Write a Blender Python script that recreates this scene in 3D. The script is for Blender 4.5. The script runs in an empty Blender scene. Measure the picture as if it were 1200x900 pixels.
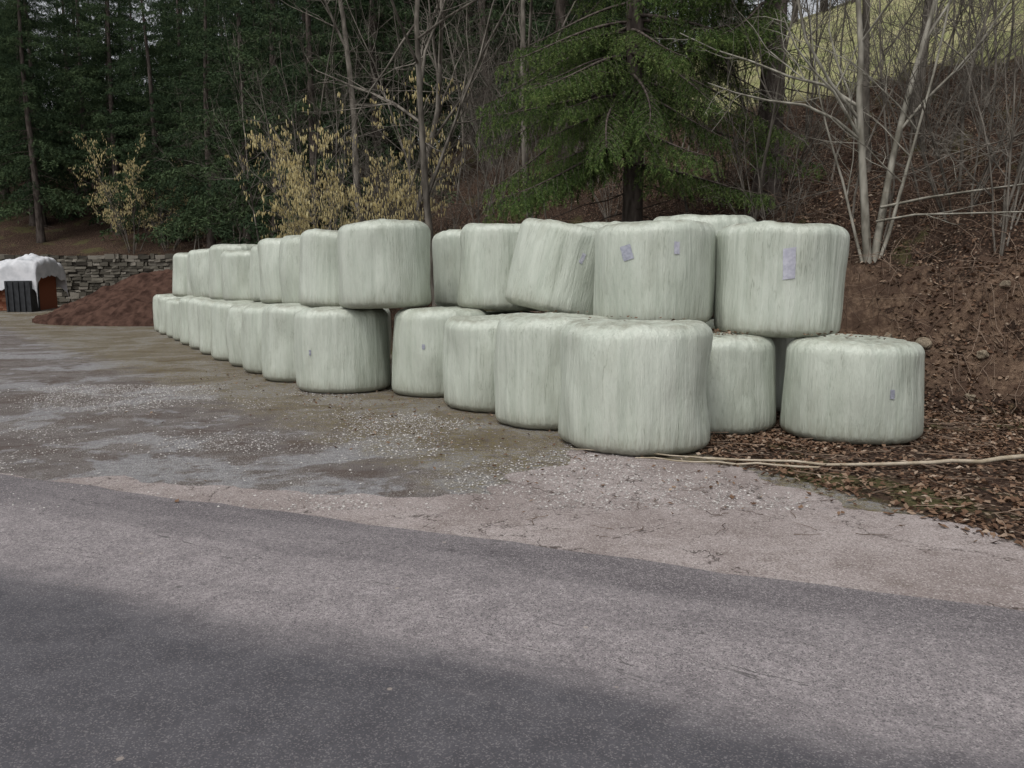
import bpy, math, random
import numpy as np
from mathutils import Vector, Matrix, Euler
rng=np.random.default_rng(7); random.seed(7)
S=bpy.context.scene
# ------------------------------------------------------------ numpy noise
def _h(i,j,k):
    n=(i*374761393+j*668265263+k*1440662683)&0xffffffff
    n=((n^(n>>13))*1274126177)&0xffffffff
    return ((n^(n>>16))&0xffff)/65535.0
def vn(x,y,z=0.0):
    x,y,z=np.broadcast_arrays(np.asarray(x,float),np.asarray(y,float),np.asarray(z,float))
    i=np.floor(x).astype(np.int64);j=np.floor(y).astype(np.int64);k=np.floor(z).astype(np.int64)
    fx=x-i;fy=y-j;fz=z-k
    fx=fx*fx*(3-2*fx);fy=fy*fy*(3-2*fy);fz=fz*fz*(3-2*fz)
    r=0
    for a in (0,1):
        for b in (0,1):
            for c in (0,1):
                r=r+_h(i+a,j+b,k+c)*(fx if a else 1-fx)*(fy if b else 1-fy)*(fz if c else 1-fz)
    return r
def fbm(x,y,z=0.0,o=4):
    r=0;a=.5;f=1
    for q in range(o):
        r=r+a*vn(np.asarray(x)*f+q*17.3,np.asarray(y)*f+q*5.1,np.asarray(z)*f);a*=.5;f*=2.03
    return r
def ss(a,b,x):
    t=np.clip((x-a)/(b-a),0,1);return t*t*(3-2*t)
# ------------------------------------------------------------ terrain
def sdist(x,y):
    s1=.772*(x-4.2)+.636*(y-10.2)
    s2=(y-9.1)+.28*(x-5)
    s3=.856*(x+9.6)+.516*(y-27.4)
    s=np.minimum(np.minimum(s1,s2),s3)
    return s+(fbm(x*.35,y*.35,3)-.47)*1.2*ss(-1,.6,s)
def hgt(x,y):
    x=np.asarray(x,float);y=np.asarray(y,float)
    s=sdist(x,y)
    steep=1.4*ss(0,1.5,s)
    h=steep+.595*np.maximum(s-1.0,0)-.185*np.maximum(s-9.6,0)-.3*np.maximum(s-70,0)
    nz=(fbm(x*.9,y*.9,1)-.47)*.8+(fbm(x*3.2,y*3.2,5)-.47)*.5+(fbm(x*9,y*9,7,2)-.37)*.16
    h=h+nz*ss(.1,1.0,s)*(1-ss(9,11,s)*.8)
    h=np.maximum(h,0)
    g0=.5*ss(30,41,y)
    left=np.where(y>42.3,3.0+.34*np.clip(y-42.3,0,60)+(fbm(x*.5,y*.5,8)-.47)*.8,0)*ss(-12,-15,x)
    return np.maximum(h+g0,left)
# ------------------------------------------------------------ mesh helpers
def mk(name,V,F,mat=None,smooth=False,parent=None,attrs=None,loc=None):
    V=np.ascontiguousarray(V,dtype=np.float32);F=np.ascontiguousarray(F,dtype=np.int32)
    me=bpy.data.meshes.new(name)
    n=len(V);m,k=F.shape
    me.vertices.add(n);me.vertices.foreach_set('co',V.ravel())
    me.loops.add(m*k);me.loops.foreach_set('vertex_index',F.ravel())
    me.polygons.add(m);me.polygons.foreach_set('loop_start',np.arange(0,m*k,k,dtype=np.int32))
    me.update(calc_edges=True)
    if attrs:
        for a,v in attrs.items():
            at=me.attributes.new(a,'FLOAT','POINT');at.data.foreach_set('value',np.asarray(v,dtype=np.float32).ravel())
    me.polygons.foreach_set('use_smooth',np.full(m,smooth,dtype=bool))
    if mat: me.materials.append(mat)
    return add(name,me,parent,loc)
def add(name,me,parent=None,loc=None,rot=None,scale=None):
    o=bpy.data.objects.new(name,me);S.collection.objects.link(o)
    if parent: o.parent=parent
    if loc is not None:o.location=loc
    if rot is not None:o.rotation_euler=rot
    if scale is not None:o.scale=scale if hasattr(scale,'__len__') else (scale,)*3
    return o
def empty(name,loc=(0,0,0)):
    o=bpy.data.objects.new(name,None);S.collection.objects.link(o);o.location=loc;return o
class Acc:
    def __init__(s):s.V=[];s.F=[];s.A=[];s.n=0
    def put(s,V,F,a=0.):
        V=np.asarray(V,float)
        s.V.append(V);s.F.append(np.asarray(F)+s.n);s.A.append(np.broadcast_to(np.asarray(a,float),(len(V),)));s.n+=len(V)
    def obj(s,name,mat,smooth=False,parent=None,loc=None):
        return mk(name,np.concatenate(s.V),np.concatenate(s.F),mat,smooth,parent,{'rnd':np.concatenate(s.A)},loc)
def tube(acc,P,R,sides=4,a=0.):
    P=np.asarray(P,float);n=len(P)
    T=np.gradient(P,axis=0);T/=np.linalg.norm(T,axis=1)[:,None]+1e-9
    ref=np.array([1,0,0.]) if abs(T[0][2])>.7 else np.array([0,0,1.])
    A=np.cross(T,ref);A/=np.linalg.norm(A,axis=1)[:,None]+1e-9
    B=np.cross(T,A)
    th=np.arange(sides)/sides*2*math.pi
    V=P[:,None,:]+np.asarray(R)[:,None,None]*(np.cos(th)[None,:,None]*A[:,None,:]+np.sin(th)[None,:,None]*B[:,None,:])
    i=np.arange(n-1)[:,None]*sides;j=np.arange(sides)[None,:];j2=(j+1)%sides
    F=np.stack([i+j,i+j2,i+sides+j2,i+sides+j],-1).reshape(-1,4)
    acc.put(V.reshape(-1,3),F,a)
def box(acc,lo,hi,a=0.,jit=0.):
    lo=np.array(lo,float);hi=np.array(hi,float)
    V=np.array([[x,y,z] for z in (lo[2],hi[2]) for y in (lo[1],hi[1]) for x in (lo[0],hi[0])])
    if jit:V=V+rng.uniform(-jit,jit,V.shape)
    F=[[0,2,3,1],[4,5,7,6],[0,1,5,4],[2,6,7,3],[0,4,6,2],[1,3,7,5]]
    acc.put(V,F,a)
# ------------------------------------------------------------ node helpers
class M:
    def __init__(s,name,rough=.9,spec=.3):
        s.m=bpy.data.materials.new(name);s.m.use_nodes=True;s.t=s.m.node_tree
        s.b=s.t.nodes['Principled BSDF'];s.b.inputs['Roughness'].default_value=rough
        s.b.inputs['Specular IOR Level'].default_value=spec
        s.g=s.t.nodes.new('ShaderNodeNewGeometry');s.tc=s.t.nodes.new('ShaderNodeTexCoord')
        s.obj=s.tc.outputs['Object']
    def link(s,a,b):s.t.links.new(a,b)
    def setin(s,inp,v):
        if isinstance(v,bpy.types.NodeSocket):s.link(v,inp)
        elif isinstance(v,(tuple,list)) and len(v)==3 and inp.type=='RGBA':inp.default_value=(*v,1)
        else:inp.default_value=v
    def map(s,vec,scale=(1,1,1),rot=(0,0,0),loc=(0,0,0)):
        n=s.t.nodes.new('ShaderNodeMapping');s.link(vec,n.inputs[0])
        n.inputs['Scale'].default_value=scale;n.inputs['Rotation'].default_value=rot;s.setin(n.inputs['Location'],loc);return n.outputs[0]
    def noise(s,vec,scale,det=4,rough=.55,dist=0):
        n=s.t.nodes.new('ShaderNodeTexNoise');s.link(vec,n.inputs['Vector']);n.inputs['Scale'].default_value=scale
        n.inputs['Detail'].default_value=det;n.inputs['Roughness'].default_value=rough;n.inputs['Distortion'].default_value=dist;return n.outputs[0]
    def vor(s,vec,scale,feat='F1',out='Distance'):
        n=s.t.nodes.new('ShaderNodeTexVoronoi');n.feature=feat;s.link(vec,n.inputs['Vector']);n.inputs['Scale'].default_value=scale;return n.outputs[out]
    def ramp(s,v,a,b,lo=0.,hi=1.):
        n=s.t.nodes.new('ShaderNodeMapRange');n.interpolation_type='SMOOTHSTEP';s.setin(n.inputs[0],v)
        n.inputs[1].default_value=a;n.inputs[2].default_value=b;n.inputs[3].default_value=lo;n.inputs[4].default_value=hi;return n.outputs[0]
    def mix(s,f,a,b,mode='MIX'):
        n=s.t.nodes.new('ShaderNodeMix');n.data_type='RGBA';n.blend_type=mode
        s.setin(n.inputs[0],f);s.setin(n.inputs[6],a);s.setin(n.inputs[7],b);return n.outputs[2]
    def math(s,op,a,b=0.,c=0.):
        n=s.t.nodes.new('ShaderNodeMath');n.operation=op
        s.setin(n.inputs[0],a);s.setin(n.inputs[1],b);s.setin(n.inputs[2],c);return n.outputs[0]
    def attr(s,name):
        n=s.t.nodes.new('ShaderNodeAttribute');n.attribute_name=name;return n.outputs['Fac']
    def sep(s,vec):
        n=s.t.nodes.new('ShaderNodeSeparateXYZ');s.link(vec,n.inputs[0]);return n.outputs
    def bump(s,h,strength=.5,dist=.01):
        n=s.t.nodes.new('ShaderNodeBump');s.link(h,n.inputs['Height']);n.inputs['Strength'].default_value=strength;n.inputs['Distance'].default_value=dist
        s.link(n.outputs[0],s.b.inputs['Normal'])
    def col(s,c):s.setin(s.b.inputs['Base Color'],c)
    def orand(s):
        n=s.t.nodes.new('ShaderNodeObjectInfo');return n.outputs['Random']
    def crack(s,p,scale,wd,mask,a,b):
        n=s.noise(p,scale,6,.6,.5);d=s.math('ABSOLUTE',s.math('SUBTRACT',n,.5))
        return s.math('MULTIPLY',s.ramp(d,wd,wd*.4),s.ramp(mask,a,b))
def simple(name,c1,c2,scale=8,rough=.9,bump=0,mapscale=(1,1,1),attr=False,spec=0.,det=4):
    m=M(name,rough,spec)
    if attr:
        f=m.attr('rnd')
    else:
        v=m.map(m.obj,mapscale);f=m.noise(v,scale,det)
    m.col(m.mix(m.ramp(f,.3 if not attr else .0,.7 if not attr else 1.),c1,c2))
    if bump:m.bump(m.noise(v,scale*2,det),bump,.01)
    return m.m
# ------------------------------------------------------------ materials
def ground_mat():
    m=M('ground_mat',.96,.08);p=m.obj
    X,Y,Z=m.sep(p)
    n1=m.noise(p,.55,6,.68,.4);n2=m.noise(p,2.3,5,.68);n3=m.noise(p,14,4,.75);n4=m.noise(p,70,2,.7)
    lot=m.mix(m.ramp(n2,.3,.7),(.120,.102,.094),(.195,.176,.168))
    lot=m.mix(m.ramp(n1,.49,.54),lot,m.mix(m.ramp(n3,.35,.65),(.20,.197,.203),(.32,.315,.32)))
    lot=m.mix(m.ramp(m.noise(p,.9,5,.7),.53,.59,0,.7),lot,(.10,.075,.063))
    q=m.math('ADD',m.math('MULTIPLY',X,.772),m.math('MULTIPLY',Y,.636))
    qn=m.math('ADD',q,m.math('MULTIPLY',m.math('SUBTRACT',n2,.5),2.6))
    moss=m.math('MULTIPLY',m.ramp(qn,3.0,4.0),m.ramp(n3,.35,.62))
    lot=m.mix(m.math('MULTIPLY',moss,.85),lot,(.17,.138,.06))
    v=m.t.nodes.new('ShaderNodeTexVoronoi');m.link(p,v.inputs['Vector']);v.inputs['Scale'].default_value=85
    d=v.outputs['Distance'];dc=m.sep(v.outputs['Color'])
    chipm=m.math('MULTIPLY',m.ramp(d,.48,.28),m.ramp(dc[0],.2,.45))
    chipm=m.math('MULTIPLY',chipm,m.ramp(m.noise(p,1.1,5,.75),.38,.58))
    lot=m.mix(m.math('MULTIPLY',chipm,.9),lot,m.mix(dc[1],(.28,.265,.25),(.56,.545,.52)))
    lot=m.mix(m.ramp(n4,.40,.72,0,.65),lot,(.065,.053,.048))
    v=m.t.nodes.new('ShaderNodeTexVoronoi');m.link(p,v.inputs['Vector']);v.inputs['Scale'].default_value=26
    lc=m.sep(v.outputs['Color']);ld=v.outputs['Distance']
    lit=m.mix(lc[0],(.05,.031,.022),(.165,.10,.068))
    lit=m.mix(m.ramp(lc[2],.8,.95),lit,(.30,.23,.17))
    lit=m.mix(m.ramp(ld,.2,.6),lit,(.03,.02,.015))
    lit=m.mix(m.ramp(n2,.45,.65,0,.75),lit,(.065,.042,.031))
    lit=m.mix(m.ramp(n1,.54,.62,0,.5),lit,(.09,.095,.035))
    A=m.math('ADD',m.attr('litter'),m.math('MULTIPLY',m.math('SUBTRACT',n3,.5),.9))
    c=m.mix(m.ramp(A,.4,.6),lot,lit)
    er=m.mix(m.ramp(n3,.3,.7),(.07,.044,.030),(.21,.145,.10))
    er=m.mix(m.ramp(n2,.42,.6,0,.8),er,(.065,.041,.03))
    A=m.math('ADD',m.attr('earth'),m.math('MULTIPLY',m.math('SUBTRACT',n2,.5),1.8))
    c=m.mix(m.ramp(A,.5,.7),c,er)
    fl=m.mix(m.ramp(n1,.35,.65),(.25,.265,.115),(.37,.345,.19))
    fl=m.mix(m.ramp(n2,.5,.7,0,.5),fl,(.20,.17,.095))
    c=m.mix(m.attr('field'),c,fl)
    m.col(c)
    m.bump(m.math('ADD',n3,m.math('MULTIPLY',m.math('SUBTRACT',1.,d),.5)),.8,.025)
    return m.m
def road_mat():
    m=M('road_mat',.85,.25);p=m.obj;X,Y,Z=m.sep(p)
    w=m.math('MULTIPLY',m.math('SUBTRACT',4.5,m.math('ADD',m.math('MULTIPLY',X,.4),Y)),.928)
    ps=m.map(p,(1,1,1),(0,0,math.radians(21.8)))
    pst=m.map(ps,(.35,1.6,1))
    nb=m.noise(pst,1.6,6,.65);n2=m.noise(p,5,5,.65);n3=m.noise(p,38,3,.75)
    wn=m.math('ADD',w,m.math('MULTIPLY',m.math('SUBTRACT',nb,.5),.9))
    strip=m.mix(m.ramp(nb,.35,.65),(.125,.112,.118),(.205,.185,.19))
    worn=m.mix(m.ramp(n2,.3,.7),(.235,.21,.214),(.325,.292,.294))
    c=m.mix(m.ramp(wn,.25,.85),strip,worn)
    newm=m.ramp(wn,1.1,1.75)
    new=m.mix(m.ramp(n2,.3,.7),(.062,.060,.068),(.090,.087,.096))
    c=m.mix(newm,c,new)
    inv=m.math('MULTIPLY_ADD',newm,-.62,1.)
    v=m.vor(p,190,'F1','Color');r=m.sep(v)
    c=m.mix(m.math('MULTIPLY',m.math('MULTIPLY',m.ramp(r[0],.7,.95),.55),inv),c,(.50,.46,.45))
    c=m.mix(m.math('MULTIPLY',m.math('MULTIPLY',m.ramp(r[1],.6,.95),.7),inv),c,(.04,.037,.041))
    c=m.mix(m.math('MULTIPLY',m.ramp(n3,.35,.7,.0,.45),inv),c,(.06,.055,.06))
    crk=m.crack(pst,.9,.004,n2,.45,.6)
    c=m.mix(m.math('MULTIPLY',m.math('MULTIPLY',crk,.6),inv),c,(.03,.028,.028))
    lf=m.vor(p,3.3,'F1');c=m.mix(m.ramp(lf,.05,.03,0,.6),c,(.36,.31,.27))
    m.col(c)
    m.bump(m.noise(p,150,3,.7),.45,.006)
    return m.m
def apron_mat():
    m=M('apron_mat',.9,.2);p=m.obj
    n1=m.noise(p,1.0,6,.7,.3);n2=m.noise(p,5,6,.7);n3=m.noise(p,45,3,.75)
    c=m.mix(m.ramp(n1,.32,.68),(.225,.187,.176),(.36,.315,.302))
    c=m.mix(m.ramp(n2,.48,.70,0,.7),c,(.17,.137,.124))
    v=m.vor(p,150,'F1','Color');r=m.sep(v)
    c=m.mix(m.ramp(r[0],.7,.95,0,.55),c,(.54,.50,.48))
    c=m.mix(m.ramp(r[1],.65,.95,0,.6),c,(.08,.064,.06))
    c=m.mix(m.ramp(n3,.5,.72,0,.55),c,(.11,.085,.075))
    crk=m.crack(p,.75,.0045,n2,.40,.5)
    c=m.mix(m.math('MULTIPLY',crk,.8),c,(.045,.034,.03))
    m.col(c);m.bump(m.math('ADD',m.noise(p,130,2,.6),n2),.5,.008)
    return m.m
def bale_mat():
    m=M('bale_wrap_mat',.40,.5);p=m.obj;X,Y,Z=m.sep(p)
    r=m.orand()
    cmb=m.t.nodes.new('ShaderNodeCombineXYZ');m.link(m.math('MULTIPLY',r,37.),cmb.inputs[0]);m.link(m.math('MULTIPLY',r,91.),cmb.inputs[1]);
    off=cmb.outputs[0]
    a=m.map(p,(1,1,.06),(0,0,0),off);b=m.map(p,(1,1,.10),(.16,.10,0),off);c_=m.map(p,(1,1,.5),(0,0,0),off)
    s1=m.noise(a,18,5,.66,.15);s2=m.noise(b,46,3,.7);s3=m.noise(c_,3,5,.65);s4=m.noise(a,4.5,3,.5)
    c=m.mix(m.ramp(s1,.25,.75),(.405,.445,.378),(.535,.57,.495))
    c=m.mix(m.ramp(s4,.35,.68,0,.5),c,(.57,.60,.53))
    c=m.mix(m.ramp(s2,.55,.74,0,.34),c,(.27,.30,.245))
    cr=m.math('ABSOLUTE',m.math('SUBTRACT',m.noise(a,11,4,.6,.3),.5))
    c=m.mix(m.math('MULTIPLY',m.ramp(cr,.012,.002,0,.75),m.ramp(s3,.44,.62)),c,(.22,.245,.195))
    c=m.mix(m.ramp(s3,.46,.72,0,.5),c,(.35,.372,.305))
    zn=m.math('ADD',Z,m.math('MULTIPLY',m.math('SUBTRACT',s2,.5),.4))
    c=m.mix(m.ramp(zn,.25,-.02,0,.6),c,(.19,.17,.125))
    nz=m.sep(m.g.outputs['Normal'])[2]
    top=m.math('MULTIPLY',m.ramp(nz,.55,.95),m.ramp(m.noise(p,7,5,.7),.38,.64))
    c=m.mix(m.math('MULTIPLY',top,.6),c,(.19,.17,.125))
    c=m.mix(m.math('MULTIPLY',r,.3),c,(.39,.425,.35))
    m.col(c)
    m.setin(m.b.inputs['Roughness'],m.ramp(s2,.3,.7,.28,.48))
    h=m.math('ADD',m.math('MULTIPLY',s1,1.2),m.math('MULTIPLY',s2,.3))
    h=m.math('ADD',h,m.math('MULTIPLY',m.noise(c_,9,4,.6),.8))
    m.bump(h,.75,.02)
    return m.m
MG=ground_mat();MR=road_mat();MA=apron_mat();MB=bale_mat()
def attrmat(name,cols,rough=.9,spec=0.):
    m=M(name,rough,spec);n=m.t.nodes.new('ShaderNodeValToRGB');m.link(m.attr('rnd'),n.inputs[0])
    e=n.color_ramp.elements
    while len(e)<len(cols):e.new(.5)
    for i,cc in enumerate(cols):e[i].position=i/(len(cols)-1);e[i].color=(*cc,1)
    m.col(n.outputs[0]);return m
MLEAF=attrmat('dead_leaf_mat',[(.045,.028,.02),(.105,.062,.042),(.175,.11,.072),(.25,.18,.13),(.42,.35,.28)]).m
MCHIP=attrmat('gravel_mat',[(.14,.12,.11),(.28,.26,.25),(.42,.40,.38),(.60,.58,.55)]).m
def needle(name,cols):
    m=attrmat(name,cols,.75);return m.m
MNEAR=needle('spruce_needle_near',[(.028,.05,.017),(.068,.112,.036),(.12,.165,.055),(.20,.245,.088)])
MFAR=needle('spruce_needle_far',[(.026,.040,.026),(.050,.076,.040),(.095,.132,.064)])
MBARK=simple('spruce_bark',(.05,.041,.036),(.13,.108,.095),9,.95,.6,(1,1,.25),det=2)
MTWIG=simple('bare_bark',(.075,.066,.056),(.215,.193,.165),6,.9,0,(1,1,.3),det=2)
MTWIG2=simple('pale_bark',(.16,.148,.12),(.36,.34,.29),7,.9,.4,(1,1,.4),det=2)
MBRUSH=simple('brush_bark',(.06,.040,.031),(.25,.185,.14),3,.9,0,(1,1,1),True)
MCAT=attrmat('catkin_mat',[(.34,.27,.12),(.50,.41,.20),(.64,.56,.32)]).m
MSTONE=attrmat('wall_stone_mat',[(.05,.045,.038),(.12,.11,.09),(.22,.20,.17)])
_n=MSTONE.noise(MSTONE.obj,18,4);MSTONE.bump(_n,.6,.03);MSTONE=MSTONE.m
MSOIL=simple('soil_mat',(.034,.020,.016),(.095,.056,.043),3,.95,1,det=6)
MTAPE=simple('tape_mat',(.25,.26,.31),(.36,.37,.43),30,.4,.2,spec=.4)
MTAPEW=simple('tape_white_mat',(.38,.38,.45),(.50,.50,.56),30,.4,.2,spec=.4)
MTARP=simple('tarp_mat',(.46,.47,.49),(.66,.66,.68),2,.5,.5,spec=.4)
MBRICK=attrmat('brick_mat',[(.20,.07,.04),(.33,.13,.08),(.40,.20,.13)]).m
MBLACK=simple('black_plastic_mat',(.012,.013,.015),(.03,.032,.036),5,.5,spec=.4)
MROCK=simple('rock_mat',(.14,.11,.08),(.32,.27,.20),6,.9,.8)
MWOOD=simple('peeled_branch_mat',(.30,.25,.18),(.46,.40,.32),9,.8,.3)
# ------------------------------------------------------------ terrain mesh
def axis(a,b,fa,fb,f,c):
    mid=list(np.arange(fa,fb,f));out=[];x=fb;d=f
    while x<b:out.append(x);d=min(d*1.07,c);x+=d
    out.append(b);lo=[];x=fa;d=f
    while x>a:
        d=min(d*1.07,c);x-=d;lo.append(max(x,a))
    return np.array(lo[::-1]+mid+out)
xs=axis(-220,220,-4,9,.07,6);ys=axis(-120,260,3,14,.07,6)
ys=np.sort(np.concatenate([ys,[42.27,42.31]]))
def litter(x,y,s):
    d=((x-2.05)*2.07+(y-6.5)*1.1)/2.344
    r=ss(-.35,.35,d)*ss(7.1,6.7,y)*1.0
    r=np.maximum(r,ss(-.3,.3,d)*ss(1.3,1.8,x)*ss(6.2,6.6,y))
    r=np.maximum(r,ss(-1.4,-.3,s))
    return r
GX,GY=np.meshgrid(xs,ys);Z=hgt(GX,GY);SD=sdist(GX,GY)
nx,ny=len(xs),len(ys)
V=np.stack([GX,GY,Z],-1).reshape(-1,3)
i=(np.arange(ny-1)[:,None]*nx+np.arange(nx-1)[None,:]).ravel()
F=np.stack([i,i+1,i+nx+1,i+nx],-1)
LT=litter(GX,GY,SD);LT=np.maximum(LT,(GY>42.2)*1.)
ER=ss(.1,.5,SD)*ss(2.8,1.3,SD)*ss(3.2,4.2,GX)*.75
FD=ss(9.0,9.8,SD+ (fbm(GX*.5,GY*.5,2)-.5)*1.5)*ss(-.02,.08,GX/np.maximum(GY,1)-.16)*(GY>5)
mk('ground',V,F,MG,True,None,{'litter':LT,'earth':ER,'field':FD})
# ------------------------------------------------------------ sheets
def sheet(name,poly,z,mat,jit,step=.08):
    P=[];n=len(poly)
    for k in range(n):
        a=np.array(poly[k],float);b=np.array(poly[(k+1)%n],float);L=np.linalg.norm(b-a)
        m_=max(1,int(L/step)) if L<14 else max(1,int(L/.25))
        for q in range(m_):
            p=a+(b-a)*q/m_;nn=np.array([-(b-a)[1],(b-a)[0]])/L
            P.append(p+nn*(float(fbm(p[0]*2.4,p[1]*2.4,4,6))-.47)*jit*2)
    me=bpy.data.meshes.new(name);me.from_pydata([(p[0],p[1],z) for p in P],[],[list(range(len(P)))]);me.materials.append(mat)
    add(name,me)
sheet('driveway_apron',[(-14,10.0),(-9,8.15),(-4.2,6.16),(-1.98,5.70),(-.6,5.45),(-.15,5.6),(.15,6.2),(.45,6.6),(.5,7.1),(1.0,7.0),(1.5,6.75),(1.96,6.5),(2.45,5.42),(3.05,4.45),(3.5,3.4),(4.6,2.0),(-14,9.3)],.004,MA,.32,.035)
sheet('road',[(-60,28.5),(60,-19.5),(56,-26),(-64,22)],.008,MR,.07)
# ------------------------------------------------------------ bales
def bdisp(x,y,z,H,sd):
    r=np.sqrt(x*x+y*y)+1e-6;ux=x/r;uy=y/r
    low=(vn(ux*1.3+sd,uy*1.3+sd*2,z*1.6)-.5)*.08
    mid=(vn(ux*4+sd,uy*4+sd,z*2.6+sd)-.5)*.028
    edge=np.clip(np.abs(z/H-.5)*2,0,1)**3
    ple=(vn(ux*11+sd+z*.6,uy*11,z*1.4+sd)-.5)*(.014+.012*edge)
    fine=(vn(ux*27+sd+z*.8,uy*27,z*1.9+sd)-.5)*(.006+.007*edge)
    return low+mid+ple+fine
def brad(z,H,R,sag):
    t=z/H
    return R*(1+.03*(1-(2*t-1)**2)+sag*(.5-t))
bales=[]
def bale(x,y,z0,H,R,tilt=(0,0),sag=.015,rc=.125,dome=.035):
    sd=float(rng.uniform(0,50));k=len(bales)
    n=144;prof=[]
    for q in range(7):prof.append(((R-rc)*q/7,0.))
    for q in range(9):
        a=-math.pi/2+q/8*math.pi/2;prof.append((R-rc+rc*math.cos(a),rc*.8+rc*.8*math.sin(a)))
    for q in range(1,16):prof.append((R,rc*.8+(H-rc*1.8)*q/16))
    for q in range(9):
        a=q/8*math.pi/2;prof.append((R-rc+rc*math.cos(a),H-rc+rc*math.sin(a)))
    for q in range(6,-1,-1):prof.append(((R-rc)*q/7,H))
    prof=np.array(prof);th=np.arange(n)/n*2*math.pi
    r=prof[:,0][:,None];z=prof[:,1][:,None]+0*th[None,:]
    r=r*brad(z,H,R,sag)/R
    ell=1+.02*np.cos(2*th+sd)[None,:]
    r=r*ell
    dd=bdisp(np.cos(th)[None,:]+0*z,np.sin(th)[None,:]+0*z,z,H,sd)*np.clip(r/R*1.4,0,1)
    x_=(r+dd)*np.cos(th);y_=(r+dd)*np.sin(th)
    top=z>H*.5
    fold=(vn(np.cos(th)[None,:]*9+sd,np.sin(th)[None,:]*9,0*z)-.5)*.02*np.clip(r/R,0,1)
    lump=(fbm(x_*2.2,y_*2.2,z*0+sd,3)-.44)*.09
    z_=z+np.where(top,dome*(1-(r/R)**2)+(fold+lump)*ss(.6,1,z/H),0)
    V=np.stack([x_,y_,z_],-1).reshape(-1,3);m=len(prof)
    ii=np.arange(m-1)[:,None]*n;jj=np.arange(n)[None,:];j2=(jj+1)%n
    F=np.stack([ii+jj,ii+j2,ii+n+j2,ii+n+jj],-1).reshape(-1,4)
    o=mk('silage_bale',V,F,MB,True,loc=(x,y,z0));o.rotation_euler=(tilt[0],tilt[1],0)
    bales.append((x,y,z0,H,R));o['sd']=sd
    return o,sd,H,R,sag
def tape(b,ang,zc,w,h,mat=None,rot=0.):
    o,sd,H,R,sag=b
    th0=math.radians(ang);nu,nv=9,11
    u,v=np.meshgrid(np.linspace(-w/2,w/2,nu),np.linspace(-h/2,h/2,nv))
    u=u+ (rng.uniform(-.004,.004,u.shape));v=v+u*rng.uniform(-.15,.15)
    uu=u*math.cos(rot)-v*math.sin(rot);vv=u*math.sin(rot)+v*math.cos(rot)
    th=th0+uu/R;z=zc+vv
    r=brad(z,H,R,sag)*(1+.02*np.cos(2*th+sd))+bdisp(np.cos(th),np.sin(th),z,H,sd)+.005+rng.uniform(0,.003,th.shape)
    V=np.stack([r*np.cos(th),r*np.sin(th),z],-1).reshape(-1,3)
    i=(np.arange(nv-1)[:,None]*nu+np.arange(nu-1)[None,:]).ravel()
    mk('tape_patch',V,np.stack([i,i+1,i+nu+1,i+nu],-1),mat or MTAPE,True,o)
bL1=bale(3.53,7.95,0,1.0,.66,sag=.04)
bL2=bale(2.22,8.48,0,1.0,.65)
bA=bale(1.20,7.53,0,1.19,.705,sag=.01)
bB=bale(.51,8.76,0,1.2,.68)
bC=bale(-.18,9.87,0,1.14,.67)
bD=bale(-1.03,11.17,0,1.2,.67)
bE=bale(-2.56,11.57,0,1.2,.69)
for (x,y) in [(-3.49,12.85),(-4.18,13.98),(-4.85,15.1),(-5.66,16.35)]:bale(x,y,0,1.2+rng.uniform(-.05,.04),.67)
for k in range(1,8):
    t=k/7;bale(-5.66-5.74*t,16.35+9.8*t,0,1.2+rng.uniform(-.07,.04),.67)
for (x,y) in [(3.05,9.9),(1.62,9.95),(.7,11.1),(-.25,12.35),(-1.2,13.3),(-3.1,15.3),(-3.9,16.4),(-4.7,17.6),(-5.5,18.8),(-6.4,20),(-7.3,21.3),(-8.2,22.6),(-9.2,24.1)]:
    bale(x,y,0,1.12,.67)
U1=bale(2.98,8.72,1.0,1.2,.675,(.0,.015),sag=.0)
U2=bale(1.63,8.92,1.12,1.13,.67,(0.02,-.015),sag=.0)
U3=bale(.54,10.32,1.18,1.14,.655,(-.03,.235),sag=.0)
bale(-.12,11.5,1.2,1.2,.665,(0,.03))
bale(-.62,12.85,1.2,1.2,.665)
U6=bale(-1.86,11.42,1.23,1.2,.675,(0,-.02),sag=.0)
bale(-2.8,12.72,1.2,1.2,.665,(0,.03))
for (x,y,h) in [(-3.42,13.95,1.2),(-4.2,15.05,1.2),(-4.78,16.35,1.16),(-5.75,17.4,1.1),(-6.55,18.65,1.3),(-7.8,20.6,1.27),(-9.2,22.7,1.24),(-8.4,21.9,1.2)]:
    bale(x,y,1.2,h,.67,(rng.uniform(-.03,.03),rng.uniform(-.03,.03)))
for (x,y) in [(2.55,10.4),(1.42,11.6),(.55,12.7)]:bale(x,y,1.2,1.24,.69)
tape(U2,-124,.80,.12,.16,rot=.3);tape(U2,-80,.84,.06,.13,MTAPEW)
tape(U1,-100,.78,.13,.32,MTAPEW,.03)
tape(U3,-75,.75,.05,.13,MTAPEW,-.2)
tape(bE,-118,.60,.03,.08);tape(bD,-105,.72,.04,.07)
tape(bL1,-80,.52,.05,.09)
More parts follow.
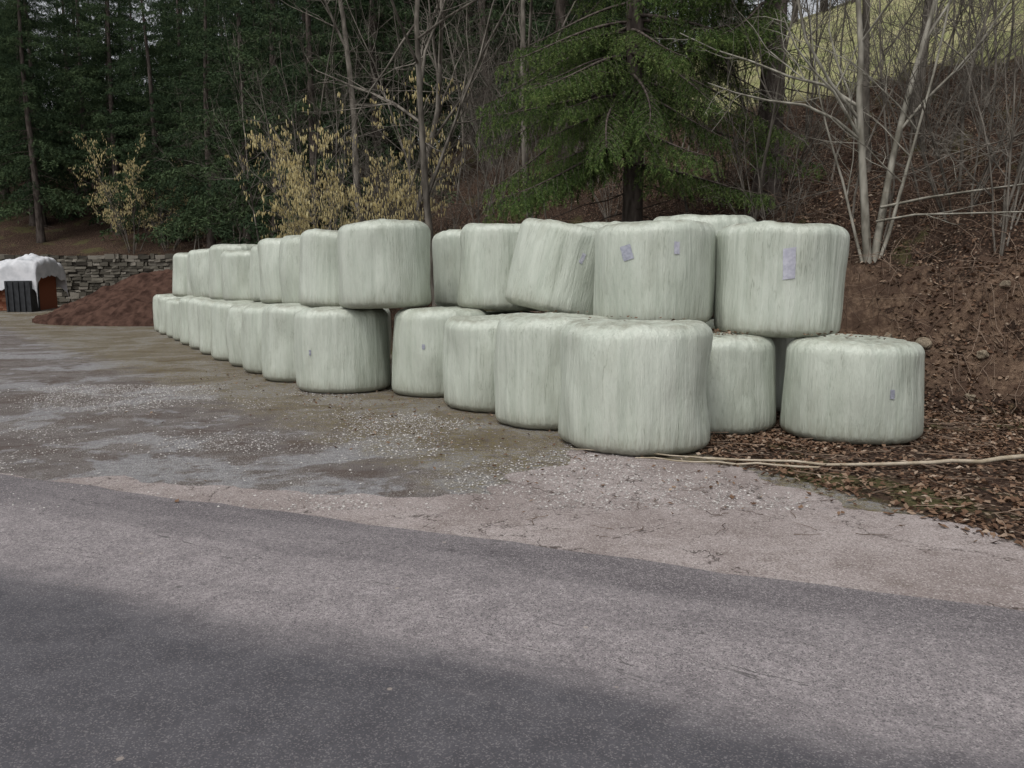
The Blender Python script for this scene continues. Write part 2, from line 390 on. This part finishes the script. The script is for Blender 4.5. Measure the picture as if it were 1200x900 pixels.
# ------------------------------------------------------------ fallen leaves
def leaves(px,py,pz,size,acc,tiltamt=.5,nrm=None):
    n=len(px)
    yaw=rng.uniform(0,2*math.pi,n);L=size*rng.uniform(.6,1.3,n);W=L*rng.uniform(.45,.8,n)
    a=np.stack([np.cos(yaw),np.sin(yaw),rng.normal(0,tiltamt,n)],-1);a/=np.linalg.norm(a,axis=1)[:,None]
    b=np.stack([-np.sin(yaw),np.cos(yaw),rng.normal(0,tiltamt,n)],-1);b/=np.linalg.norm(b,axis=1)[:,None]
    P=np.stack([px,py,pz],-1);up=np.array([0,0,1.])
    curl=(L*rng.uniform(.0,.35,n))[:,None]*up
    v0=P-a*L[:,None]/2+curl*.6;v1=P+b*W[:,None]/2+curl;v2=P+a*L[:,None]/2+curl*.4;v3=P-b*W[:,None]/2+curl*.8;
    V=np.stack([v0,v3,P-a*0,v1,v2],1).reshape(-1,3)
    base=np.arange(n)[:,None]*5
    F=np.concatenate([base+np.array([0,1,2]),base+np.array([0,2,3]),base+np.array([1,4,2]),base+np.array([2,4,3])])
    acc.put(V,F,np.repeat(np.clip(rng.beta(2,2.4,n),0,1),5))
acc=Acc()
x=rng.uniform(1,9,75000);y=rng.uniform(1.5,10.5,75000);s=sdist(x,y)
k=rng.random(75000)<litter(x,y,s)*(.3+.6*(fbm(x*1.3,y*1.3,9)>.42))*.8*(1-.6*ss(.2,.6,s))
x,y=x[k],y[k];leaves(x,y,hgt(x,y)+.012,.055,acc,.35)
n=90000;y=rng.uniform(8,36,n);x=rng.uniform(-16,14,n);s=sdist(x,y);k=(s>-.4)&(s<9)&(rng.random(n)<(14/(y+3))*ss(.38,.52,fbm(x*.7,y*.7,21)))
x,y=x[k],y[k];leaves(x,y,hgt(x,y)+.02,.08,acc,.6)
n=2500;x=rng.uniform(-6,3,n);y=rng.uniform(5,14,n);q=.772*x+.636*y;k=rng.random(n)<ss(2.8,5.0,q)*.8+.03
x,y=x[k],y[k];leaves(x,y,x*0+.014,.045,acc,.3)
for b,n in ((bL1,80),(bL2,260),(bA,14),(bB,10)):
    o=b[0];H=b[2]
    r=np.sqrt(rng.random(n))*.5;t=rng.uniform(0,6.28,n)
    leaves(o.location.x+r*np.cos(t),o.location.y+r*np.sin(t),H+.035*(1-(r/.66)**2)+.018+rng.uniform(0,.015,n),.045,acc,.2)
acc.obj('fallen_leaves',MLEAF)
# gravel
acc=Acc()
n=110000;x=rng.uniform(-9,2.2,n);y=rng.uniform(5.2,12,n);q=.772*x+.636*y
dens=ss(.38,.60,fbm(x*.8,y*.8,6))*ss(5.4,4.9,q)
k=rng.random(n)<dens*.6+.04*(q<5);x,y=x[k],y[k];n=len(x)
sz=rng.uniform(.003,.012,n)
oc=np.array([[1,0,0],[0,1,0],[-1,0,0],[0,-1,0],[0,0,.6],[0,0,-.4]])
of=np.array([[0,1,4],[1,2,4],[2,3,4],[3,0,4]])
V=(oc[None]*sz[:,None,None]*rng.uniform(.6,1.4,(n,6,3)))+np.stack([x,y,np.full(n,.006)],-1)[:,None,:]
acc.put(V.reshape(-1,3),(np.arange(n)[:,None,None]*6+of[None]).reshape(-1,3),np.repeat(rng.random(n),6))
acc.obj('gravel',MCHIP)
# ------------------------------------------------------------ branches on ground
def wob(a,b,n,amt,sag=0):
    a=np.array(a,float);b=np.array(b,float);t=np.linspace(0,1,n)[:,None]
    P=a+(b-a)*t;P[1:-1]+=rng.normal(0,amt,(n-2,3))*np.array([1,1,.3]);return P
acc=Acc()
P=wob((1.55,6.75,.03),(4.9,6.75,.07),16,.018);P[:,1]-=.35*np.sin(np.linspace(0,3.14,16));tube(acc,P,np.linspace(.008,.024,16),6)
P=wob((1.1,6.72,.03),(2.6,6.35,.03),10,.02);tube(acc,P,np.linspace(.006,.012,10),5)
P=wob((.55,7.1,.03),(1.9,6.65,.03),10,.03);tube(acc,P,np.linspace(.004,.009,10),5)
acc.obj('fallen_branch',MWOOD,True)
acc=Acc()
for k in range(650):
    for _ in range(20):
        x0=rng.uniform(.5,8);y0=rng.uniform(3,10)
        if litter(np.array(x0),np.array(y0),sdist(np.array(x0),np.array(y0)))>.6:break
    a=rng.uniform(0,6.28);L=rng.uniform(.1,.7)
    P=wob((x0,y0,0),(x0+L*math.cos(a),y0+L*math.sin(a),0),6,.02);P[:,2]=hgt(P[:,0],P[:,1])+.02+rng.uniform(0,.03)
    tube(acc,P,np.linspace(.002,.006,6),3,rng.random())
for k in range(40):
    x0=rng.uniform(0,2.6);y0=rng.uniform(4.6,6.8);a=rng.uniform(0,6.28);L=rng.uniform(.05,.3)
    P=wob((x0,y0,.014),(x0+L*math.cos(a),y0+L*math.sin(a),.014),6,.01);tube(acc,P,np.linspace(.001,.003,6),3,rng.random()*.5)
acc.obj('fallen_twigs',MBRUSH)
def rock(x,y,z,s):
    bpy.ops.mesh.primitive_ico_sphere_add(subdivisions=3,radius=1);o=bpy.context.object;o.name='rock'
    for v in o.data.vertices:
        c=v.co;f=1+.5*(float(vn(c.x*1.4+x*9,c.y*1.4,c.z*1.4))-.5);v.co=Vector([max(-.75,min(.75,q)) for q in c])*f
    o.location=(x,y,z);o.scale=(s,s*.7,s*.6);o.rotation_euler=(rng.uniform(0,.5),rng.uniform(0,.5),rng.uniform(0,6));o.data.materials.append(MROCK)
for (x,y,s) in [(4.45,9.6,.17),(4.15,10.3,.15),(5.3,9.9,.12),(5.9,9.6,.1),(4.9,9.3,.08),(5.6,9.3,.07),(5.1,10.4,.09),(6.3,9.9,.08)]:
    rock(x,y,float(hgt(x,y))+.03,s)
# ------------------------------------------------------------ soil mound, wall, covered stack
u=np.linspace(-1,1,150);MX,MY=np.meshgrid(u,u);rr=np.sqrt(MX**2+MY**2)
mz=2.7*np.clip(1-rr**1.1,0,1)*(0.65+.65*fbm(MX*3+2,MY*3,1))+(fbm(MX*14,MY*14,2)-.5)*.55*(rr<1)-.9*(rr>=.97)
Xm=-13.7+MX*6.8;Ym=33.4+MY*4.4
V=np.stack([Xm,Ym,mz+.5*ss(30,41,Ym)],-1).reshape(-1,3);i=(np.arange(149)[:,None]*150+np.arange(149)[None,:]).ravel()
mk('soil_mound',V,np.stack([i,i+1,i+151,i+150],-1),MSOIL,True)
acc=Acc();z=.2
while z<3.0:
    h=rng.uniform(.12,.26);x=-34.
    while x<-13:
        w=rng.uniform(.18,.62);d=rng.uniform(0,.12)
        box(acc,(x+.012,41.75-d,z+.01),(x+w-.012,42.2,z+h-.01+(rng.uniform(-.06,.08) if z>2.8 else 0)),rng.random(),.03);x+=w
    z+=h
box(acc,(-34,41.9,0),(-13,42.25,2.9),.0)
acc.obj('dry_stone_wall',MSTONE)
st=empty('covered_brick_stack',(0,0,0))
acc=Acc();gz=.35
for r_ in range(18):
    for c in range(14):
        x0=-25.6+c*.13*1.6+(r_%2)*.05
        box(acc,(x0,36.9,gz+r_*.105),(x0+.2,37.1,gz+r_*.105+.092),rng.random(),.006)
box(acc,(-25.6,37.1,gz),(-22.7,38.6,gz+1.85),.3)
acc.obj('brick_pile',MBRICK,parent=st)
acc=Acc();box(acc,(-23.7,36.2,gz-.1),(-22.5,36.85,gz+1.4),0,.01)
for q in range(5):box(acc,(-23.65+q*.27,36.15,gz-.05),(-23.58+q*.27,36.2,gz+1.35))
acc.obj('plastic_crate',MBLACK,parent=st)
nu,nv=90,70
uu,vv=np.meshgrid(np.linspace(-1.25,1.25,nu),np.linspace(-1.3,1.3,nv))
ridge=gz+2.75-.35*np.abs(vv)-.45*np.abs(uu-.55)
hem=1+.5*(fbm(uu*2.2,vv*0,4)-.5)
drop=np.maximum(np.abs(uu)-1.0,0)*3.0*hem+np.maximum(np.abs(vv)-.85,0)*2.6*hem
zz=ridge-drop+(fbm(uu*3,vv*3,2)-.5)*.3+(fbm(uu*9,vv*9,2)-.5)*.2
xx=-24.15+np.clip(uu,-1.05,1.05)*1.6+uu*.15;yy=37.6+np.clip(vv,-.95,.95)*1.2+vv*.1
i=(np.arange(nv-1)[:,None]*nu+np.arange(nu-1)[None,:]).ravel()
mk('tarp',np.stack([xx,yy,zz],-1).reshape(-1,3),np.stack([i,i+1,i+nu+1,i+nu],-1),MTARP,True,st)
# ------------------------------------------------------------ spruces
def perp(d):
    a=np.cross(d,[0,0,1.]);return a/(np.linalg.norm(a)+1e-9)
def branch(L,secstep,seclen,terstep,terlen,nst,nl,nw,seed,wood=True):
    r=np.random.default_rng(seed);W=Acc();TV=[];TA=[]
    n=12;t=np.linspace(0,1,n);sp=np.stack([L*t,.06*L*np.sin(t*3+seed),L*(-.12*t-.30*t**2+.13*t**4)],-1)
    if wood:tube(W,sp,np.linspace(.012*L,.003,n),4)
    def needles(P0,P1,cnt,tone):
        d=P1-P0;Ld=np.linalg.norm(d)+1e-9;d=d/Ld
        tt=r.random(cnt);P=P0+(P1-P0)*tt[:,None]
        o=r.normal(0,1,(cnt,3));o-=(o@d)[:,None]*d;o/=np.linalg.norm(o,axis=1)[:,None]+1e-9
        dr=o*.75+d*.65;sd=np.cross(dr,r.normal(0,1,(cnt,3)));sd/=np.linalg.norm(sd,axis=1)[:,None]+1e-9
        ln=nl*r.uniform(.6,1.3,cnt)[:,None]
        TV.append(np.stack([P-sd*nw/2,P+sd*nw/2,P+dr*ln],1).reshape(-1,3))
        TA.append(np.repeat(np.clip(tone+r.normal(0,.12,cnt),0,1),3))
    x=.12*L
    while x<L:
        tx=x/L;p=np.array([np.interp(tx,t,sp[:,k]) for k in range(3)])
        for sgn in (-1,1):
            sl=seclen*((1-tx)**.6*.9+.22)*r.uniform(.6,1.15)
            az=math.radians(r.uniform(38,68))*sgn
            m_=6;q=[p]
            d=np.array([math.cos(az),math.sin(az),-.2]);
            for k in range(m_):
                d=d+np.array([.02,0,-r.uniform(.14,.34)]);d=d/np.linalg.norm(d);q.append(q[-1]+d*sl/m_)
            q=np.array(q)
            if wood:tube(W,q,np.linspace(.006,.002,len(q)),3)
            for k in range(m_):needles(q[k],q[k+1],max(2,int(nst*sl/m_/terlen*.8)),.5)
            y=0.
            while y<sl:
                f=y/sl*m_;k=min(int(f),m_-1);pp=q[k]+(q[k+1]-q[k])*(f-k)
                d=q[k+1]-q[k];d/=np.linalg.norm(d)
                s2=1 if r.random()<.5 else -1
                dd=d*.55+perp(d)*s2*r.uniform(.2,.9)+np.array([0,0,-r.uniform(.35,1.2)]);dd/=np.linalg.norm(dd)
                tl=terlen*r.uniform(.45,1.25)*(1-.4*y/sl)
                mid=pp+dd*tl*.55;dd2=dd+np.array([0,0,-.45]);dd2/=np.linalg.norm(dd2);end=mid+dd2*tl*.45
                tn=.2+.25*r.random()
                needles(pp,mid,max(2,int(nst*.55)),tn);needles(mid,end,max(2,int(nst*.5)),tn+.32)
                y+=terstep*r.uniform(.6,1.4)
        x+=secstep*r.uniform(.7,1.3)
    TV=np.concatenate(TV);TA=np.concatenate(TA)
    return TV,TA,W
def trunk(acc,h,r,lean=0.):
    n=14;t=np.linspace(0,1,n);P=np.stack([lean*t*h+.05*np.sin(t*9),.05*np.cos(t*7),t*h-.6],-1)
    R=r*(1-.93*t);R[0]*=1.35;tube(acc,P,R,12)
near=[]
for k in range(3):
    near.append(branch(3.6,.17,.9,.09,.30,20,.05,.014,10+k))
def near_spruce(x,y,h,r,spec):
    z=float(hgt(x,y));e=empty('spruce_tree',(x,y,z));a=Acc();trunk(a,h,r)
    for k in range(46):
        zz=rng.uniform(.8,h*.45);az=rng.uniform(0,6.28);L=rng.uniform(.4,1.9);P=[np.array([0,0,zz])]
        d=np.array([math.cos(az),math.sin(az),rng.uniform(-.35,.1)])
        for q in range(5):d=d+rng.normal(0,.12,3)+np.array([0,0,-.06]);P.append(P[-1]+d*L/5)
        tube(a,P,np.linspace(.016,.003,6),3)
    NV=[];NA=[]
    for (z0,z1,n,a0,a1,l0,l1) in spec:
        for k in range(n):
            TV,TA,W=near[k%3];zz=rng.uniform(z0,z1);az=math.radians(rng.uniform(a0,a1));s=rng.uniform(l0,l1)/3.6
            R=np.array(Euler((rng.uniform(-.3,.3),rng.uniform(-.05,.28),az)).to_matrix())*s
            T=np.array([0,0,zz])
            NV.append(TV@R.T+T);NA.append(np.clip(TA+rng.uniform(-.15,.15),0,1))
            a.put(np.concatenate(W.V)@R.T+T,np.concatenate(W.F))
    NV=np.concatenate(NV)
    a.obj('trunk',MBARK,True,e)
    mk('foliage',NV,np.arange(len(NV)).reshape(-1,3),MNEAR,False,e,{'rnd':np.concatenate(NA)})
near_spruce(4.9,15.2,19,.27,[(3.2,6.5,20,160,240,3.3,4.6),(7.5,14,14,0,360,2.2,3.4)])
near_spruce(2.2,14.6,20,.22,[(2.9,6.2,38,165,350,2.4,3.4),(6.5,14,14,0,360,2,3.2)])
fb=[branch(3.,.32,.85,.26,.40,5,.18,.05,40+k,False) for k in range(3)]
far=[]
for v_ in range(4):
    a=Acc();h=18.;V_=[];A_=[];r=np.random.default_rng(60+v_)
    zb=1.6+v_*.6;z=zb
    while z<h-.3:
        for k in range(5):
            TV,TA,_=fb[r.integers(3)];f=(h-z)/(h-zb);s=(.35+3.0*f**.8)/3.*r.uniform(.65,1.15)
            if z<5 and r.random()<.3:continue
            az=r.uniform(0,6.28);pit=r.uniform(-.15,.25)-.25*(1-f)
            R=np.array((Euler((r.uniform(-.2,.2),pit,az)).to_matrix()))
            V_.append(TV@R.T*s+np.array([0,0,z]));A_.append(np.clip(TA+r.uniform(-.25,.25),0,1))
        z+=.5*r.uniform(.7,1.3)
    V_=np.concatenate(V_);A_=np.concatenate(A_)
    o=mk('t',V_,np.arange(len(V_)).reshape(-1,3),MFAR,False,None,{'rnd':A_})
    trunk(a,h,.2)
    for k in range(50):
        zz=rng.uniform(.5,7);az=rng.uniform(0,6.28);L=rng.uniform(.5,1.8)
        P=[(0,0,zz),(L*.5*math.cos(az),L*.5*math.sin(az),zz-.1),(L*math.cos(az),L*math.sin(az),zz-.35)];tube(a,P,[.018,.01,.004],3)
    w=a.obj('tw',MBARK,True);far.append((o.data,w.data));bpy.data.objects.remove(o);bpy.data.objects.remove(w)
def far_spruce(x,y,sc,par=None,k=None):
    k=rng.integers(4) if k is None else k
    z=float(hgt(x,y));ro=(rng.uniform(-.03,.03),rng.uniform(-.03,.03),rng.uniform(0,6.28))
    if par is None:
        e=empty('spruce_tree',(x,y,z));e.rotation_euler=ro;e.scale=(sc,)*3
        add('foliage',far[k][0],e);add('trunk',far[k][1],e)
    else:
        add('foliage',far[k][0],par,(x,y,z),ro,sc);add('trunk',far[k][1],par,(x,y,z),ro,sc)
for (x,y,s) in [(-7.2,28.5,.95),(-9.6,31.5,1.05),(-11.6,34.5,1.0),(-14.6,37.8,1.0),(-16.8,43.6,1.05),(-19.8,44.4,1.0),(-23.4,46.5,1.1),(-27.5,45.5,1.1),(-5.2,29.8,1.1),(-30,49,1.1),(-13,40,1.0)]:
    far_spruce(x,y,s)
fo=empty('spruce_forest');pts=[]
for _ in range(7000):
    y=rng.uniform(20,84);x=rng.uniform(-62,45);s=float(sdist(np.array(x),np.array(y)))
    r_=x/y
    if abs(r_)>.8:continue
    if r_>.13 and s<46:continue
    if r_<=.13 and s<7 and y<47:continue
    if r_<=.13 and y>78:continue
    if y>45 and s<7 and x>-14:continue
    if any((x-a)**2+(y-b)**2<(3.8 if y<55 else 4.6)**2 for a,b in pts):continue
    pts.append((x,y))
for (x,y) in pts:far_spruce(x,y,rng.uniform(.95,1.4),fo)
# ------------------------------------------------------------ bare trees
def grow(acc,p,d,L,r,depth,cfg,rg,tips=None):
    n=cfg['seg'][depth];P=[np.array(p,float)];d=np.array(d,float);ds=[d]
    for k in range(n):
        d=d+rg.normal(0,cfg['w'][depth],3)+np.array([0,0,cfg['up'][depth]]);d/=np.linalg.norm(d);P.append(P[-1]+d*L/n);ds.append(d)
    P=np.array(P);R=np.linspace(r,r*(.3 if depth else .2),n+1)
    tube(acc,P,R,cfg['sides'][depth],rg.random())
    if depth+1<len(cfg['n']):
        for c in range(int(cfg['n'][depth+1]*rg.uniform(.7,1.3)+.5)):
            t=rg.uniform(cfg['st'][depth],1)*n;k=min(int(t),n-1);pp=P[k]+(P[k+1]-P[k])*(t-k)
            dd=ds[k+1]+rg.normal(0,1,3)*cfg['sp'][depth+1];dd/=np.linalg.norm(dd)
            grow(acc,pp,dd,L*cfg['lr'][depth+1]*rg.uniform(.5,1.2)*(1.2-.6*t/n),R[k]*.5+.001,depth+1,cfg,rg,tips)
    elif tips is not None:
        tips.append(P)
cfgS=dict(n=[1,12,6,3],seg=[9,5,4,3],w=[.08,.16,.2,.24],up=[.03,.04,.02,0],sides=[6,4,3,3],st=[.25,.15,.15,0],sp=[0,.6,.6,.6],lr=[1,.42,.45,.5])
cfgH=dict(n=[1,7,6,3],seg=[7,5,4,3],w=[.07,.12,.16,.2],up=[-.01,-.01,0,0],sides=[5,4,3,3],st=[.25,.15,.15,0],sp=[0,.5,.55,.6],lr=[1,.42,.5,.5])
def store(acc,mat):
    o=acc.obj('t',mat,True);d=o.data;bpy.data.objects.remove(o);return d
sap=[]
for k in range(5):
    a=Acc();rg=np.random.default_rng(100+k);grow(a,(0,0,-.2),(rg.normal(0,.12),rg.normal(0,.12),1),6.5,.030,0,cfgS,rg);sap.append(store(a,MTWIG))
shr=[];cat=[]
for k in range(3):
    a=Acc();rg=np.random.default_rng(200+k);tips=[]
    for q in range(9):
        az=rg.uniform(0,6.28);grow(a,(.15*math.cos(az),.15*math.sin(az),-.2),(.45*math.cos(az),.45*math.sin(az),1),rg.uniform(3,5.2),.022,0,cfgH,rg,tips)
    shr.append(store(a,MTWIG))
    c=Acc()
    for P in tips:
        for q in range(5):
            p=P[rg.integers(len(P))];l=rg.uniform(.05,.09)
            tube(c,[p,p+[0,0,-l*.3],p+[rg.normal(0,.008),0,-l]],[.004,.010,.005],3,rg.random())
    cat.append(store(c,MCAT))
bx,by=5.25,11.4
e=empty('bare_tree',(bx,by,float(hgt(bx,by))));a=Acc();rg=np.random.default_rng(5)
for (dx,dy,L,r) in [(-.10,0,7.0,.062),(.10,.1,7.5,.058),(.30,-.05,5,.03),(-.28,.1,4.0,.024)]:
    cf=dict(cfgS);cf['w']=[.06,.16,.2,.24];cf['n']=[1,9,5,3];grow(a,(dx*.3,0,-.2),(dx,dy,1),L,r,0,cf,rg)
cf['w']=[.05,.07,.1,.2]
grow(a,(.1,0,.7),(.9,-.2,.28),3.2,.022,1,cf,rg);grow(a,(.05,0,.5),(.8,-.5,.1),2.6,.018,1,cf,rg)
a.obj('trunk_and_branches',MTWIG2,True,e)
def plant(name,me,x,y,s,tilt=.15,par=None,extra=None):
    z=float(hgt(x,y));ro=(rng.normal(0,tilt),rng.normal(0,tilt),rng.uniform(0,6.28))
    o=add(name,me,par,(x,y,z),ro,(s*.9,s*.9,s))
    if extra:add('catkins',extra,o)
    return o
def place(n,r0,r1,s0,s1,ymin,ymax):
    out=[]
    for _ in range(20000):
        y=rng.uniform(ymin,ymax);x=y*rng.uniform(r0,r1);s=float(sdist(np.array(x),np.array(y)))
        if s0<s<s1:out.append((x,y))
        if len(out)>=n:break
    return out
for (x,y) in place(32,.36,.75,1.3,9.5,9,22):plant('bare_sapling',sap[rng.integers(5)],x,y,rng.uniform(.6,1.05),.13)
for (x,y) in place(24,-.05,.38,1.6,8,10,26):plant('bare_sapling',sap[rng.integers(5)],x,y,rng.uniform(.6,1.1),.14)
for (x,y) in place(36,-.32,-.0,1.0,9,12,36):plant('bare_sapling',sap[rng.integers(5)],x,y,rng.uniform(.8,1.5),.14)
for (x,y) in place(12,-.62,-.30,.8,7,24,48):plant('bare_sapling',sap[rng.integers(5)],x,y,rng.uniform(.9,1.5),.1)
for (x,y,s,k) in [(-3.7,20.4,1.25,0),(-5.2,22.5,1.15,1),(-4.3,20.6,1.0,2)]:plant('hazel_shrub',shr[k],x,y,s,.05,None,cat[k])
for (x,y,s,k) in [(-20.8,42.9,1.25,0),(-19,43.2,1.1,2)]:plant('hazel_shrub',shr[k],x,y,s,.05,None,cat[k])
for (x,y) in place(20,-.25,.75,1.5,8,9,28):plant('bare_shrub',shr[rng.integers(3)],x,y,rng.uniform(.55,.9),.15)
for (x,y,r,L) in [(-1.6,17.2,.10,13),(-2.8,19.5,.10,13),(6.6,14.6,.08,11),(8.4,16.8,.11,12),(.6,16.5,.10,12),(-4.6,24,.13,14),(9.9,15.2,.08,9)]:
    a=Acc();rg=np.random.default_rng(int(abs(x)*100));cf=dict(cfgS);cf['st']=[.25,.1,.1,0];cf['w']=[.05,.14,.18,.22]
    grow(a,(0,0,-.3),(rg.normal(0,.06),0,1),L,r,0,cf,rg);a.obj('bare_tree',MTWIG,True,None,(x,y,float(hgt(x,y))))
acc=Acc()
def brush(P,lmin,lmax,rad):
    for (x,y) in P:
        z=float(hgt(x,y));az=rng.uniform(0,6.28);L=rng.uniform(lmin,lmax);el=rng.uniform(.3,1.5)
        t=np.linspace(0,1,6);hx=L*t*math.cos(el)+.25*L*t*t;zz=L*(t*math.sin(el)-.55*t*t)
        Q=np.stack([x+hx*math.cos(az),y+hx*math.sin(az),z+zz],-1)+rng.normal(0,.025*L,(6,3));Q[0]=(x,y,z-.03)
        tube(acc,Q,np.linspace(rad,rad*.35,6),3,rng.random())
brush(place(1700,.33,.8,.3,9,8.5,20),.3,1.7,.005)
brush(place(900,-.2,.36,.6,9,9,28),.6,2.0,.008)
brush(place(700,-.62,-.2,.4,8,18,46),.8,2.2,.011)
acc.obj('bramble_thicket',MBRUSH)
# ------------------------------------------------------------ light, sky, camera
w=bpy.data.worlds.new('World');S.world=w;w.use_nodes=True;t=w.node_tree
sk=t.nodes.new('ShaderNodeTexSky');sk.sky_type='NISHITA';sk.sun_disc=False
el=60;az=212
sk.sun_elevation=math.radians(el);sk.sun_rotation=math.radians(az);sk.air_density=1.;sk.dust_density=3.
hs=t.nodes.new('ShaderNodeHueSaturation');hs.inputs['Saturation'].default_value=.15
t.links.new(sk.outputs[0],hs.inputs['Color']);bg=t.nodes['Background'];t.links.new(hs.outputs[0],bg.inputs[0]);bg.inputs[1].default_value=.148
sl=bpy.data.lights.new('sun','SUN');sl.energy=1.5;sl.angle=math.radians(25);sl.color=(1,.975,.94)
so=bpy.data.objects.new('sun',sl);S.collection.objects.link(so)
D=Vector((math.sin(math.radians(az))*math.cos(math.radians(el)),math.cos(math.radians(az))*math.cos(math.radians(el)),math.sin(math.radians(el))))
so.rotation_euler=D.to_track_quat('Z','Y').to_euler()
cam=bpy.data.cameras.new('camera');co=bpy.data.objects.new('camera',cam);S.collection.objects.link(co)
cam.sensor_width=36;cam.lens=27.03;cam.clip_end=1000;co.location=(0,0,1.56);co.rotation_euler=(math.radians(90-7.34),0,0)
S.camera=co
S.view_settings.view_transform='Standard';S.view_settings.look='None';S.view_settings.exposure=0
